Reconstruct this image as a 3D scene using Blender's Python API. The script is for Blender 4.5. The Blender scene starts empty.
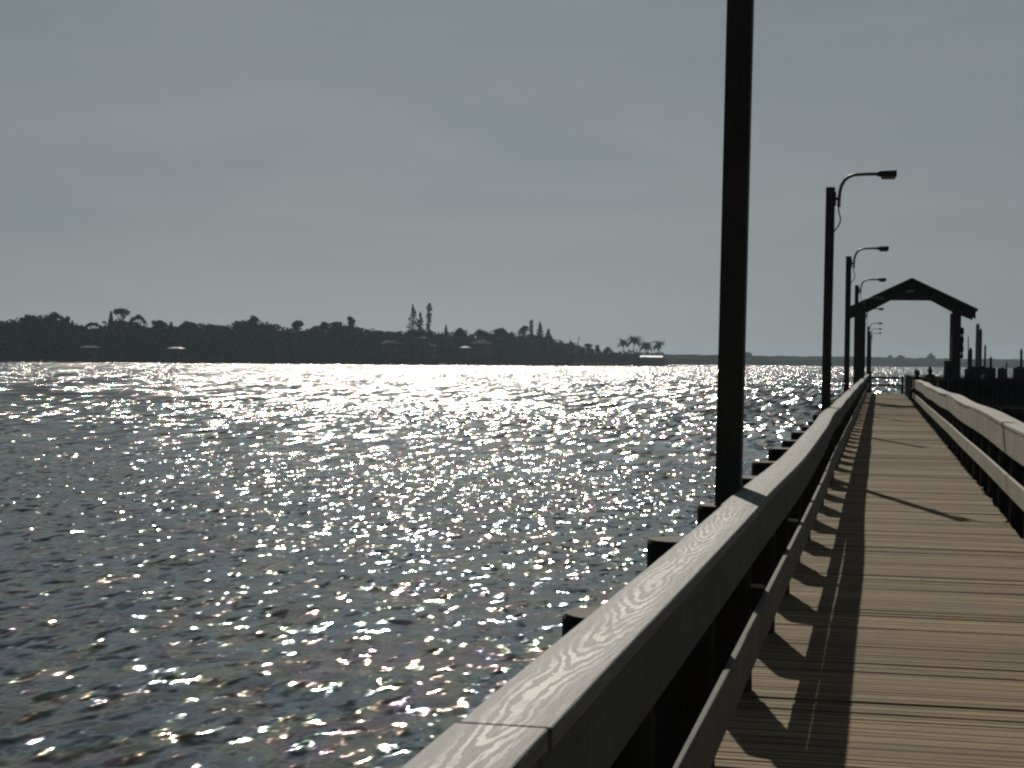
import bpy, math, random
import numpy as np
from mathutils import Vector, Matrix

random.seed(7)
rng = np.random.default_rng(11)
scene = bpy.context.scene
COL = scene.collection
R = math.radians

# ------------------------------------------------------------------ constants
F = 1700.0                     # focal length in pixels (1024 wide)
CAM_Z = 1.715                  # eye above the deck (deck top is z = 0)
WATER = -2.55
ROLL, PITCH, YAW = R(0.75), R(0.853), R(12.17)
SUN_PHI, SUN_EL = R(14.6), R(33.0)     # sun left of the pier axis (+Y), elevation

# ------------------------------------------------------------------ camera
cd = bpy.data.cameras.new('camera')
cam = bpy.data.objects.new('camera', cd)
COL.objects.link(cam)
cd.sensor_width = 36.0
cd.lens = F * 36.0 / 1024.0
cd.clip_start = 0.05
cd.clip_end = 40000
fwd = Vector((-math.sin(YAW) * math.cos(PITCH), math.cos(YAW) * math.cos(PITCH), -math.sin(PITCH)))
right = Vector((math.cos(YAW), math.sin(YAW), 0))
up = right.cross(fwd)
r2 = right * math.cos(ROLL) + up * math.sin(ROLL)
u2 = -right * math.sin(ROLL) + up * math.cos(ROLL)
m3 = Matrix((r2, u2, -fwd)).transposed()
cam.matrix_world = Matrix.Translation((0, 0, CAM_Z)) @ m3.to_4x4()
scene.camera = cam


def bearing(px, py, dist):
    """world point seen at pixel (px, py) at horizontal distance dist - used to survey the far shore"""
    d = fwd + r2 * ((px - 512) / F) - u2 * ((py - 384) / F)
    s = dist / math.hypot(d.x, d.y)
    return Vector((0, 0, CAM_Z)) + d * s


# ------------------------------------------------------------------ helpers
class MB:
    def __init__(s):
        s.v = []; s.f = []

    def box(s, c, d, rot=None):
        hx, hy, hz = d[0] / 2, d[1] / 2, d[2] / 2
        n = len(s.v)
        for x, y, z in ((-1, -1, -1), (1, -1, -1), (1, 1, -1), (-1, 1, -1), (-1, -1, 1), (1, -1, 1), (1, 1, 1), (-1, 1, 1)):
            p = Vector((x * hx, y * hy, z * hz))
            if rot is not None:
                p = rot @ p
            s.v.append((c[0] + p.x, c[1] + p.y, c[2] + p.z))
        for f in ((3, 2, 1, 0), (4, 5, 6, 7), (0, 1, 5, 4), (1, 2, 6, 5), (2, 3, 7, 6), (3, 0, 4, 7)):
            s.f.append(tuple(n + i for i in f))

    def span(s, x0, x1, y0, y1, z0, z1):
        s.box(((x0 + x1) / 2, (y0 + y1) / 2, (z0 + z1) / 2), (abs(x1 - x0), abs(y1 - y0), abs(z1 - z0)))

    def sweep(s, rings):
        """rings: list of closed rings with the same number of points; capped both ends"""
        n = len(s.v); k = len(rings[0])
        for r in rings:
            s.v.extend(tuple(p) for p in r)
        for i in range(len(rings) - 1):
            for j in range(k):
                a = n + i * k + j; b = n + i * k + (j + 1) % k
                s.f.append((a, b, b + k, a + k))
        s.f.append(tuple(n + j for j in reversed(range(k))))
        e = n + (len(rings) - 1) * k
        s.f.append(tuple(e + j for j in range(k)))

    def tube(s, pts, rad, seg=10):
        pts = [Vector(p) for p in pts]
        rads = rad if isinstance(rad, (list, tuple)) else [rad] * len(pts)
        rings = []
        ref = None
        for i, p in enumerate(pts):
            t = (pts[min(i + 1, len(pts) - 1)] - pts[max(i - 1, 0)]).normalized()
            if ref is None:
                ref = t.cross(Vector((0, 0, 1)))
                if ref.length < 0.05:
                    ref = t.cross(Vector((0, 1, 0)))
                ref.normalize()
            ref = (ref - t * ref.dot(t)).normalized()
            b = t.cross(ref)
            rings.append([p + (ref * math.cos(a) + b * math.sin(a)) * rads[i] for a in [2 * math.pi * j / seg for j in range(seg)]])
        s.sweep(rings)

    def prism(s, poly, y0, y1):
        """polygon in x,z extruded along y"""
        n = len(s.v); k = len(poly)
        for y in (y0, y1):
            for x, z in poly:
                s.v.append((x, y, z))
        s.f.append(tuple(n + i for i in range(k)))
        s.f.append(tuple(n + k + i for i in reversed(range(k))))
        for i in range(k):
            j = (i + 1) % k
            s.f.append((n + j, n + i, n + k + i, n + k + j))

    def build(s, name, mat, parent=None, bevel=0, smooth=False):
        me = bpy.data.meshes.new(name)
        me.from_pydata(s.v, [], s.f)
        me.update()
        if mat:
            me.materials.append(mat)
        if smooth:
            me.polygons.foreach_set('use_smooth', [True] * len(me.polygons))
        o = bpy.data.objects.new(name, me)
        COL.objects.link(o)
        if parent:
            o.parent = parent
        if bevel:
            b = o.modifiers.new('bevel', 'BEVEL')
            b.width = bevel; b.segments = 2; b.limit_method = 'ANGLE'
        return o


def empty(name, loc):
    o = bpy.data.objects.new(name, None)
    o.empty_display_size = 0.2
    o.location = loc
    COL.objects.link(o)
    return o


def tag(o, label=None, cat=None, group=None, kind=None):
    if label: o['label'] = label
    if cat: o['category'] = cat
    if group: o['group'] = group
    if kind: o['kind'] = kind
    return o


def copy_tree(o, loc=None, parent=None):
    c = o.copy()
    COL.objects.link(c)
    if parent: c.parent = parent
    if loc is not None: c.location = loc
    for ch in [k for k in bpy.data.objects if k.parent == o]:
        copy_tree(ch, None, c)
    return c


ONES = ['', 'first', 'second', 'third', 'fourth', 'fifth', 'sixth', 'seventh', 'eighth', 'ninth', 'tenth', 'eleventh', 'twelfth',
        'thirteenth', 'fourteenth', 'fifteenth', 'sixteenth', 'seventeenth', 'eighteenth', 'nineteenth']
TENS = {2: ('twentieth', 'twenty'), 3: ('thirtieth', 'thirty'), 4: ('fortieth', 'forty'), 5: ('fiftieth', 'fifty')}


def ordinal(n):
    if n < 20: return ONES[n]
    t, u = divmod(n, 10)
    return TENS[t][0] if u == 0 else TENS[t][1] + '-' + ONES[u]


# ------------------------------------------------------------------ materials
class NT:
    def __init__(s, name):
        s.m = bpy.data.materials.new(name)
        s.m.use_nodes = True
        s.n = s.m.node_tree.nodes; s.l = s.m.node_tree.links
        s.p = s.n['Principled BSDF']

    def node(s, t, **kw):
        n = s.n.new(t)
        for k, v in kw.items():
            if k.startswith('i_'):
                n.inputs[k[2:].replace('_', ' ')].default_value = v
            else:
                setattr(n, k, v)
        return n

    def link(s, a, b): s.l.new(a, b)

    def math(s, op, a, b=None, c=None):
        n = s.node('ShaderNodeMath', operation=op)
        for i, x in enumerate((a, b, c)):
            if x is None: continue
            if isinstance(x, (int, float)): n.inputs[i].default_value = x
            else: s.link(x, n.inputs[i])
        return n.outputs[0]

    def pos(s):
        g = s.node('ShaderNodeNewGeometry')
        return g.outputs['Position']

    def scaled(s, vec, sc):
        m = s.node('ShaderNodeVectorMath', operation='MULTIPLY')
        s.link(vec, m.inputs[0]); m.inputs[1].default_value = sc
        return m.outputs[0]

    def noise(s, vec, scale, detail=3, rough=0.55, dist=0.0, out='Fac'):
        n = s.node('ShaderNodeTexNoise')
        n.inputs['Scale'].default_value = scale; n.inputs['Detail'].default_value = detail
        n.inputs['Roughness'].default_value = rough; n.inputs['Distortion'].default_value = dist
        if vec is not None: s.link(vec, n.inputs['Vector'])
        return n.outputs['Fac' if out == 'Fac' else 'Color']

    def ramp(s, fac, stops):
        r = s.node('ShaderNodeValToRGB')
        e = r.color_ramp.elements
        while len(e) < len(stops): e.new(0.5)
        for k, (p, c) in enumerate(stops):
            e[k].position = p
            e[k].color = (c[0], c[1], c[2], 1) if not isinstance(c, (int, float)) else (c, c, c, 1)
        s.link(fac, r.inputs['Fac'])
        return r.outputs['Color']

    def mix(s, fac, a, b, mode='MIX'):
        n = s.node('ShaderNodeMix', data_type='RGBA', blend_type=mode)
        for sock, x in ((n.inputs[0], fac), (n.inputs[6], a), (n.inputs[7], b)):
            if isinstance(x, (int, float)): sock.default_value = x
            elif isinstance(x, tuple): sock.default_value = (x[0], x[1], x[2], 1)
            else: s.link(x, sock)
        return n.outputs[2]

    def bump(s, h, strength, dist=0.01):
        b = s.node('ShaderNodeBump')
        b.inputs['Strength'].default_value = strength; b.inputs['Distance'].default_value = dist
        s.link(h, b.inputs['Height'])
        s.link(b.outputs[0], s.p.inputs['Normal'])


def objpos(t):
    return t.node('ShaderNodeTexCoord').outputs['Object']


def wood(name, dark, light, grain=(30, 1.2, 30), rough=0.75, bump=0.35, spec=0.3, space='world'):
    """weathered timber, grain running along the axis with the small scale"""
    t = NT(name)
    v = t.pos() if space == 'world' else objpos(t)
    g = t.noise(t.scaled(v, grain), 3.0, 5, 0.6, 0.3)
    blot = t.noise(v, 2.3, 4, 0.6)
    fine = t.noise(t.scaled(v, tuple(q * 3 for q in grain)), 4.0, 2, 0.6)
    c = t.ramp(g, [(0.28, dark), (0.72, light)])
    c = t.mix(0.55, c, t.ramp(blot, [(0.3, tuple(q * 0.72 for q in dark)), (0.7, tuple(min(1, q * 1.05) for q in light))]))
    c = t.mix(t.math('MULTIPLY', t.ramp(fine, [(0.33, 1.0), (0.43, 0.0)]), 0.45), c, tuple(q * 0.45 for q in dark))
    t.link(c, t.p.inputs['Base Color'])
    t.p.inputs['Roughness'].default_value = rough
    t.p.inputs['Specular IOR Level'].default_value = spec
    t.bump(t.math('ADD', g, t.math('MULTIPLY', fine, 0.6)), bump, 0.008)
    return t.m


def plain(name, c, rough=0.6, metal=0.0, var=0.25, scale=6.0):
    t = NT(name)
    n = t.noise(objpos(t), scale, 4, 0.6)
    t.link(t.ramp(n, [(0.3, tuple(q * (1 - var) for q in c)), (0.7, tuple(min(1, q * (1 + var)) for q in c))]), t.p.inputs['Base Color'])
    t.p.inputs['Roughness'].default_value = rough
    t.p.inputs['Metallic'].default_value = metal
    return t.m


def deck_material():
    t = NT('deck_wood')
    v = t.pos()
    sep = t.node('ShaderNodeSeparateXYZ'); t.link(v, sep.inputs[0])
    idx = t.math('FLOOR', t.math('DIVIDE', t.math('ADD', sep.outputs['Y'], 53.0), PITCH_B))
    wn = t.node('ShaderNodeTexWhiteNoise', noise_dimensions='1D'); t.link(idx, wn.inputs['W'])
    off = t.node('ShaderNodeCombineXYZ')
    t.link(t.math('MULTIPLY', wn.outputs['Value'], 37.0), off.inputs['X']); t.link(t.math('MULTIPLY', wn.outputs['Value'], 91.0), off.inputs['Z'])
    va = t.node('ShaderNodeVectorMath', operation='ADD'); t.link(v, va.inputs[0]); t.link(off.outputs[0], va.inputs[1])
    g = t.noise(t.scaled(va.outputs[0], (0.9, 24, 24)), 3.0, 5, 0.62, 0.4)
    fine = t.noise(t.scaled(va.outputs[0], (1.6, 70, 70)), 4.0, 2, 0.6)
    c = t.ramp(g, [(0.27, (0.20, 0.153, 0.097)), (0.5, (0.375, 0.29, 0.18)), (0.75, (0.50, 0.40, 0.262))])
    # board to board tone
    c = t.mix(0.5, c, t.ramp(wn.outputs['Value'], [(0.0, (0.155, 0.118, 0.075)), (0.5, (0.34, 0.262, 0.162)), (0.85, (0.46, 0.37, 0.242)), (1.0, (0.19, 0.138, 0.085))]))
    # worn, dirt-filled board edges
    fy = t.math('FRACT', t.math('DIVIDE', t.math('ADD', sep.outputs['Y'], 53.0), PITCH_B))
    ed = t.math('MULTIPLY', t.math('ABSOLUTE', t.math('SUBTRACT', fy, 0.5)), 2.0)
    ed = t.math('ADD', ed, t.math('MULTIPLY', t.math('SUBTRACT', g, 0.5), 0.35))
    c = t.mix(t.math('MULTIPLY', t.ramp(ed, [(0.66, 0.0), (0.93, 1.0)]), 0.85), c, (0.075, 0.054, 0.033))
    # checks and splits
    c = t.mix(t.math('MULTIPLY', t.ramp(fine, [(0.32, 1.0), (0.43, 0.0)]), 0.75), c, (0.075, 0.06, 0.042))
    st = t.noise(v, 1.1, 4, 0.62)
    c = t.mix(t.math('MULTIPLY', t.ramp(st, [(0.52, 0.0), (0.68, 1.0)]), 0.35), c, (0.17, 0.145, 0.11))
    t.link(c, t.p.inputs['Base Color'])
    t.p.inputs['Roughness'].default_value = 0.85
    t.p.inputs['Specular IOR Level'].default_value = 0.2
    t.bump(t.math('ADD', g, t.math('MULTIPLY', fine, 0.8)), 0.5, 0.008)
    return t.m


def cap_material(x0):
    """silvered board cut through a log: ring figure (cathedral grain) along its middle"""
    t = NT('cap_board_wood')
    v = t.pos()
    sep = t.node('ShaderNodeSeparateXYZ'); t.link(v, sep.inputs[0])
    y = sep.outputs['Y']
    wob = t.node('ShaderNodeTexNoise', noise_dimensions='1D'); wob.inputs['Scale'].default_value = 1.1; wob.inputs['Detail'].default_value = 1.5
    t.link(y, wob.inputs['W'])
    xc = t.math('SUBTRACT', t.math('SUBTRACT', sep.outputs['X'], x0), t.math('MULTIPLY', t.math('SUBTRACT', wob.outputs['Fac'], 0.5), 0.07))
    jit = t.math('SUBTRACT', t.noise(t.scaled(v, (20, 4.5, 20)), 1.0, 3, 0.6), 0.5)
    vee = t.math('SQRT', t.math('ADD', t.math('MULTIPLY', xc, xc), 0.00007))
    arch = t.node('ShaderNodeTexNoise', noise_dimensions='1D'); arch.inputs['Scale'].default_value = 0.8; arch.inputs['Detail'].default_value = 1.0
    t.link(t.math('ADD', y, 12.3), arch.inputs['W'])
    ph = t.math('ADD', t.math('SUBTRACT', t.math('ADD', t.math('MULTIPLY', y, 3.6), t.math('MULTIPLY', t.math('SUBTRACT', arch.outputs['Fac'], 0.5), 5.0)), t.math('MULTIPLY', vee, 50.0)), t.math('MULTIPLY', jit, 2.6))
    ring = t.math('ADD', t.math('SINE', t.math('MULTIPLY', ph, 6.2832)), t.math('MULTIPLY', t.math('SINE', t.math('MULTIPLY', ph, 18.85)), 0.55))
    ringc = t.ramp(t.math('ADD', t.math('MULTIPLY', ring, 0.33), 0.5), [(0.48, 0.0), (0.66, 1.0)])
    mask = t.ramp(t.math('ABSOLUTE', xc), [(0.030, 1.0), (0.062, 0.0)])
    fg = t.node('ShaderNodeMapRange'); t.link(y, fg.inputs['Value'])     # the figured board ends at the second joint
    fg.inputs['From Min'].default_value = 7.5; fg.inputs['From Max'].default_value = 8.0; fg.inputs['To Min'].default_value = 1.0; fg.inputs['To Max'].default_value = 0.3
    fig = fg.outputs[0]
    g = t.noise(t.scaled(v, (60, 1.6, 60)), 2.2, 5, 0.6, 0.3)
    blot = t.noise(v, 5.0, 4, 0.62)
    c = t.ramp(g, [(0.25, (0.085, 0.092, 0.098)), (0.75, (0.185, 0.196, 0.206))])
    c = t.mix(t.math('MULTIPLY', ringc, t.math('MULTIPLY', mask, t.math('MULTIPLY', t.ramp(blot, [(0.34, 0.25), (0.56, 1.0)]), fig))), c, (0.76, 0.77, 0.72))
    cr1 = t.noise(t.scaled(v, (34, 0.8, 34)), 1.0, 3, 0.65)
    crk = t.ramp(t.math('ABSOLUTE', t.math('SUBTRACT', cr1, 0.5)), [(0.004, 1.0), (0.014, 0.0)])
    crm = t.ramp(t.noise(v, 2.1, 2), [(0.48, 0.0), (0.56, 1.0)])
    c = t.mix(t.math('MULTIPLY', t.math('MULTIPLY', crk, crm), 0.8), c, (0.035, 0.035, 0.035))
    edge = t.ramp(t.noise(t.scaled(v, (40, 2.5, 40)), 2.0, 3), [(0.56, 0.0), (0.64, 1.0)])
    c = t.mix(t.math('MULTIPLY', edge, 0.3), c, (0.42, 0.41, 0.38))
    t.link(c, t.p.inputs['Base Color'])
    t.p.inputs['Roughness'].default_value = 0.6
    t.p.inputs['Specular IOR Level'].default_value = 0.3
    t.bump(t.math('ADD', g, t.math('MULTIPLY', ring, 0.06)), 0.3, 0.006)
    return t.m


PITCH_B = 0.1435
M_DECK = deck_material()
M_CAP = cap_material(-0.625)
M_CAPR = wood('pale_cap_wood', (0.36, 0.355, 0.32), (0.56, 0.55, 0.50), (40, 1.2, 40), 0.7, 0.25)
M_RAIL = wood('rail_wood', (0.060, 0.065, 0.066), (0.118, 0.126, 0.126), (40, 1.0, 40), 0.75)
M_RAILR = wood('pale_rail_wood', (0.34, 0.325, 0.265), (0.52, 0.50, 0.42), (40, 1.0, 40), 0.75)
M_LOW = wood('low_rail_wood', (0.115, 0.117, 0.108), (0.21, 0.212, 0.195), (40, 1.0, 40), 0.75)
M_PILE = wood('creosoted_pile', (0.018, 0.018, 0.017), (0.05, 0.048, 0.044), (24, 24, 1.0), 0.8, 0.5, 0.2, 'object')
M_PILETOP_HAZE = wood('pile_end_grain_and_haze', (0.16, 0.155, 0.14), (0.27, 0.26, 0.24), (14, 14, 14), 0.8, 0.3, 0.2, 'object')
M_POLE = wood('pole_wood', (0.045, 0.045, 0.044), (0.105, 0.102, 0.097), (30, 30, 0.8), 0.7, 0.4, 0.3, 'object')
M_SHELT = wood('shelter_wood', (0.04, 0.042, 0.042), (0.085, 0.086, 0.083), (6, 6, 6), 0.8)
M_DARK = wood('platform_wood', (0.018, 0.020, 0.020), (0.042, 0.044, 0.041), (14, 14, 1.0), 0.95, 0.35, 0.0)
M_SHINGLE = plain('roof_shingle', (0.05, 0.052, 0.055), 0.85, 0, 0.35, 9)
M_STEEL = plain('galvanised_steel', (0.22, 0.23, 0.235), 0.45, 0.7, 0.2)
M_DSTEEL = plain('dark_steel', (0.06, 0.062, 0.065), 0.5, 0.5, 0.25)
M_LENS = plain('lamp_lens', (0.42, 0.42, 0.40), 0.25, 0, 0.1)
M_CABLE = plain('black_cable', (0.02, 0.02, 0.02), 0.5)
M_PLATE = plain('pale_plate', (0.55, 0.56, 0.55), 0.5, 0, 0.1)
M_LEAF = plain('tree_leaf', (0.040, 0.056, 0.030), 0.8, 0, 0.5, 0.25)
M_PINE = plain('pine_needles', (0.032, 0.046, 0.030), 0.8, 0, 0.45, 0.4)
for _m in (M_LEAF, M_PINE):
    _m.node_tree.nodes['Principled BSDF'].inputs['Specular IOR Level'].default_value = 0.0
M_PALM = plain('palm_frond', (0.045, 0.06, 0.03), 0.7, 0, 0.4, 0.5)
M_BARK = plain('bark', (0.07, 0.058, 0.045), 0.9, 0, 0.4, 1.5)
M_SOIL = plain('bluff_ground', (0.05, 0.056, 0.036), 0.95, 0, 0.45, 0.04)
M_WHITE = plain('white_paint', (0.78, 0.79, 0.78), 0.55, 0, 0.05)
M_METALROOF = plain('white_metal_roof', (0.66, 0.67, 0.66), 0.65, 0.5, 0.05)
M_HWALL = plain('house_wall', (0.13, 0.13, 0.125), 0.8, 0, 0.1, 1)
M_HROOF = plain('house_roof', (0.17, 0.175, 0.18), 0.95, 0, 0.12, 1)
M_GLASS = plain('dark_window', (0.03, 0.035, 0.04), 0.15)
M_FEATHER = plain('gull_white', (0.72, 0.72, 0.70), 0.8, 0, 0.1, 30)
M_BEAK = plain('gull_beak', (0.5, 0.3, 0.05), 0.5)
M_SKIN = plain('skin', (0.20, 0.12, 0.085), 0.6, 0, 0.1)
M_HAIR = plain('hair', (0.02, 0.016, 0.013), 0.7)
M_CLOTH1 = plain('navy_shirt', (0.03, 0.035, 0.05), 0.9)
M_CLOTH2 = plain('grey_shirt', (0.07, 0.072, 0.075), 0.9)
M_BAG = plain('pale_bag', (0.5, 0.5, 0.47), 0.8)

# ------------------------------------------------------------------ pier deck
XL, XR = -0.80, 1.41          # deck edges
Y0, Y1 = -3.0, 100.0
mb = MB()
y = Y0
while y < Y1:
    yc = y + PITCH_B / 2
    tilt = Matrix.Rotation(random.gauss(0, 0.022), 3, 'X') @ Matrix.Rotation(random.gauss(0, 0.0016), 3, 'Y')
    e1 = XR + random.uniform(-0.012, 0.014) + (random.choice((-0.03, 0.03)) if random.random() < 0.12 else 0)
    e0 = XL + random.uniform(-0.02, 0.02)
    mb.box(((e0 + e1) / 2, yc, -0.02 + random.gauss(0, 0.0022)), (e1 - e0, PITCH_B - random.uniform(0.006, 0.015), 0.038), tilt)
    y += PITCH_B
deck = mb.build('pier_deck', M_DECK, None, 0.0035)
tag(deck, kind='structure')
for x in (-0.66, 0.3, 1.28):
    b = MB(); b.span(x - 0.04, x + 0.04, Y0, Y1, -0.33, -0.05)
    b.build('stringer', M_DARK, deck)

# ------------------------------------------------------------------ railings


def sag(y):
    b = math.exp(-((y - 14.0) / 6.0) ** 2)
    return -0.025 * b + 0.007 * math.sin(y * 0.9) + 0.006 * math.sin(y * 0.37 + 1), 0.050 * b + 0.005 * math.sin(y * 0.7 + 2)


def sagr(y):
    return 0.012 * math.sin(y * 0.55 + 0.6) + 0.014 * math.sin(y * 0.23), 0.010 * math.sin(y * 0.31 + 1)


def rail_board(x0, x1, z0, z1, ya, yb, fn, step=0.4):
    rings = []
    n = max(2, int((yb - ya) / step) + 1)
    for i in range(n):
        y = ya + (yb - ya) * i / (n - 1)
        dz, dx = fn(y)
        rings.append([(x0 + dx, y, z0 + dz), (x1 + dx, y, z0 + dz), (x1 + dx, y, z1 + dz), (x0 + dx, y, z1 + dz)])
    m = MB(); m.sweep([list(reversed(r)) for r in rings])
    return m


def railing(label, caps, faces, lows, fn, mats, y_end, first, shift):
    root = empty('railing', (0, first, 0))
    inv = Matrix.Translation((0, -first, 0))
    yb = first
    k = 0
    while yb < y_end - 0.3:
        ye = min(yb + 4.88, y_end)
        j = random.uniform(-0.006, 0.006) + (shift if k == 0 else 0)
        for nm, (x0, x1, z0, z1), mat in (('cap_board', caps, mats[0]), ('face_board', faces, mats[1]), ('lower_rail', lows, mats[2])):
            dj = j if nm == 'cap_board' else 0
            f2 = fn if nm != 'lower_rail' else (lambda q: tuple(0.3 * e for e in fn(q)))
            m = rail_board(x0 + dj, x1 + dj, z0, z1, yb + 0.003, ye - 0.003, f2)
            m.v = [(p[0], p[1] - first, p[2]) for p in m.v]
            m.build(nm, mat, root, 0.005)
        yb = ye; k += 1
    tag(root, label, 'railing')
    return root


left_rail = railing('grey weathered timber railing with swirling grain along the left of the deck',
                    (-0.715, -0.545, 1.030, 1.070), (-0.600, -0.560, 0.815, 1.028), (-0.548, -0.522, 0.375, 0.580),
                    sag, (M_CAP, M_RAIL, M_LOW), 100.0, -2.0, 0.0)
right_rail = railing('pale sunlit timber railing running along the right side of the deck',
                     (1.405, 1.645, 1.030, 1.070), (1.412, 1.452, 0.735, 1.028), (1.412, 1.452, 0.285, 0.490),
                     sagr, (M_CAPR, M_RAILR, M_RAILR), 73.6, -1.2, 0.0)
# loose bolts sticking out of the lower left rail
for yb in (8.5, 12.1):
    m = MB(); m.tube([(-0.54, yb + 2.0, 0.60), (-0.605, yb + 2.0, 0.604)], 0.009, 8)
    m.build('bolt', M_LENS, left_rail)

# end rail across the deck
er = empty('end_railing', (0.4, 99.9, 0))
for z0, z1 in ((0.84, 0.95), (0.42, 0.53)):
    m = MB(); m.span(-0.98, 1.0, 0.02, 0.06, z0, z1); m.build('rail', M_DARK, er, 0.005)
for x in (-0.93, 0.93):
    m = MB(); m.span(x - 0.06, x + 0.06, -0.081, 0.018, -0.2, 0.98); m.build('post', M_DARK, er, 0.005)
tag(er, 'dark two-bar railing closing the far end of the deck against bright water', 'railing')

# ------------------------------------------------------------------ piles along the pier
PR = 0.140
m = MB()
rings = []
for z, r in ((-4.6, 0.155), (-2.0, 0.152), (0.0, 0.146), (0.90, PR), (0.95, PR - 0.001), (0.965, PR - 0.010)):
    rings.append([(r * math.cos(a), r * math.sin(a), z) for a in [2 * math.pi * i / 22 for i in range(22)]])
m.sweep(rings)
proto = m.build('pile', M_PILE, None, 0, False)
proto.data.materials.append(M_PILETOP_HAZE)
proto.data.polygons[-1].material_index = 1
GL, GR = 'round timber piles outside the left railing', 'round timber piles outside the right railing'
SP = 1.95
first_pile = 8.93 - 2 * SP - SP * 1
k = 1
n = 0
pile_y = []
yy = first_pile
while yy < 99:
    o = proto if n == 0 else proto.copy()
    if n: COL.objects.link(o)
    n += 1
    dzp = random.uniform(-0.025, 0.02) if abs(yy - 8.93) > 0.1 else 0
    o.location = (-0.768 + random.uniform(-0.012, 0.006), yy, dzp - (0.02 if yy < 5 else 0))
    o.rotation_euler = (random.gauss(0, 0.008), random.gauss(0, 0.006), random.uniform(0, 6))
    pile_y.append(yy)
    tag(o, '%s round dark timber pile from the camera outside the left railing' % ordinal(n), 'pile', GL)
    yy += SP * (1 + random.uniform(-0.04, 0.04)) if abs(yy - 8.93 + 2 * SP) > 3.9 else SP
n2 = 0
yy = 2.6
while yy < 73:
    o = proto.copy(); COL.objects.link(o)
    n2 += 1
    o.location = (1.625, yy, -0.0 + random.uniform(-0.03, 0.0))
    o.rotation_euler = (random.gauss(0, 0.006), random.gauss(0, 0.004), random.uniform(0, 6))
    tag(o, '%s dark timber pile from the camera behind the pale right railing' % ordinal(n2), 'pile', GR)
    yy += SP

# ------------------------------------------------------------------ lamp posts
PX = -0.775


def make_lamp():
    root = empty('lamp_post', (0, 0, 0))
    m = MB(); w = 0.066
    m.span(-w, w, -w, w, 0.96, 4.32); m.build('pole', M_POLE, root, 0.008)
    br = MB(); br.span(0.064, 0.15, -0.03, 0.03, 4.13, 4.17); br.span(0.064, 0.085, -0.05, 0.05, 4.05, 4.25)
    b = br.build('bracket', M_DSTEEL, root, 0.003)
    a = MB()
    pts = [(0.125, 0, 4.03), (0.128, 0, 4.15), (0.135, 0, 4.25), (0.155, 0, 4.34), (0.20, 0, 4.425), (0.27, 0, 4.48), (0.35, 0, 4.505), (0.48, 0, 4.513), (0.70, 0, 4.516)]
    a.tube(pts, 0.025, 12); a.build('arm', M_STEEL, root, 0, True)
    h = MB()
    prof = [(0.66, 0.035, 4.492, 4.540), (0.70, 0.070, 4.478, 4.552), (0.80, 0.078, 4.474, 4.560), (0.945, 0.078, 4.474, 4.564), (0.955, 0.070, 4.478, 4.556)]
    h.sweep([[(x, -ww, z0), (x, ww, z0), (x, ww * 0.8, z1), (x, -ww * 0.8, z1)] for x, ww, z0, z1 in prof])
    hd = h.build('lamp_head', M_DSTEEL, root, 0.006)
    ln = MB()
    prof = [(0.725, 0.052, 4.452), (0.74, 0.060, 4.438), (0.915, 0.060, 4.438), (0.935, 0.052, 4.450)]
    ln.sweep([[(x, -ww, z0), (x, ww, z0), (x, ww, 4.473), (x, -ww, 4.473)] for x, ww, z0 in prof])
    ln.build('lens', M_LENS, hd, 0.004)
    c = MB()
    c.tube([(0.125, 0, 4.04), (0.122, 0.0, 3.97), (0.15, 0.0, 3.88), (0.155, 0.0, 3.82), (0.12, 0, 3.74), (0.07, 0, 3.68), (0.055, 0, 3.64)], 0.010, 8)
    c.build('cable', M_CABLE, root, 0, True)
    return root


lamp = make_lamp()
LAMP_Y = [8.93, 25.7, 42.3, 58.0, 74.0, 89.0]
lamp_labels = ['tall dark square timber pole nearest the camera rising out of frame',
               'second lamp post from the camera with curved arm and drooping cable, tallest arm in view',
               'third lamp post from the camera, just left of the shelter roof',
               'fourth lamp post from the camera with arm above the shelter left eave',
               'fifth lamp post from the camera, standing hidden behind the shelter left post',
               'lamp post seen framed inside the shelter, its arm the highest of those there']
lamps = []
for i, yl in enumerate(LAMP_Y):
    o = lamp if i == 0 else copy_tree(lamp)
    # stand it on the nearest pile
    yp = min(pile_y, key=lambda q: abs(q - yl))
    for q in bpy.data.objects:
        if q.name.startswith('pile') and abs(q.location.y - yp) < 1e-4 and q.location.x < 0: q.location.y = yl
    o.location = (PX + 0.006, yl, 0.0)
    o.rotation_euler = (0, R([0.55, 0.35, 0.1, 0.1, 0, 0.1][i]), 0)
    tag(o, lamp_labels[i], 'lamp post', 'lamp posts along the left railing')
    lamps.append(o)
# beyond the deck the row goes on over open water on piles of its own
for i, (yl, lab) in enumerate(((121, 'second lamp arm down inside the shelter, its post on a pile past the deck end'),
                               (141, 'third lamp arm down inside the shelter, small and pale with distance'),
                               (160, 'lowest and farthest lamp arm inside the shelter, faint grey'))):
    o = copy_tree(lamp); o.location = (PX, yl, 0); o.rotation_euler = (0, 0, 0)
    tag(o, lab, 'lamp post', 'lamp posts along the left railing')
    p = proto.copy(); COL.objects.link(p); p.location = (PX, yl, 0); p.rotation_euler = (0, 0, 1.0 + i)
    tag(p, '%s lone timber pile standing in water past the deck end under a lamp post' % ordinal(i + 1), 'pile', 'lone lamp piles past the deck end')

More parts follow.
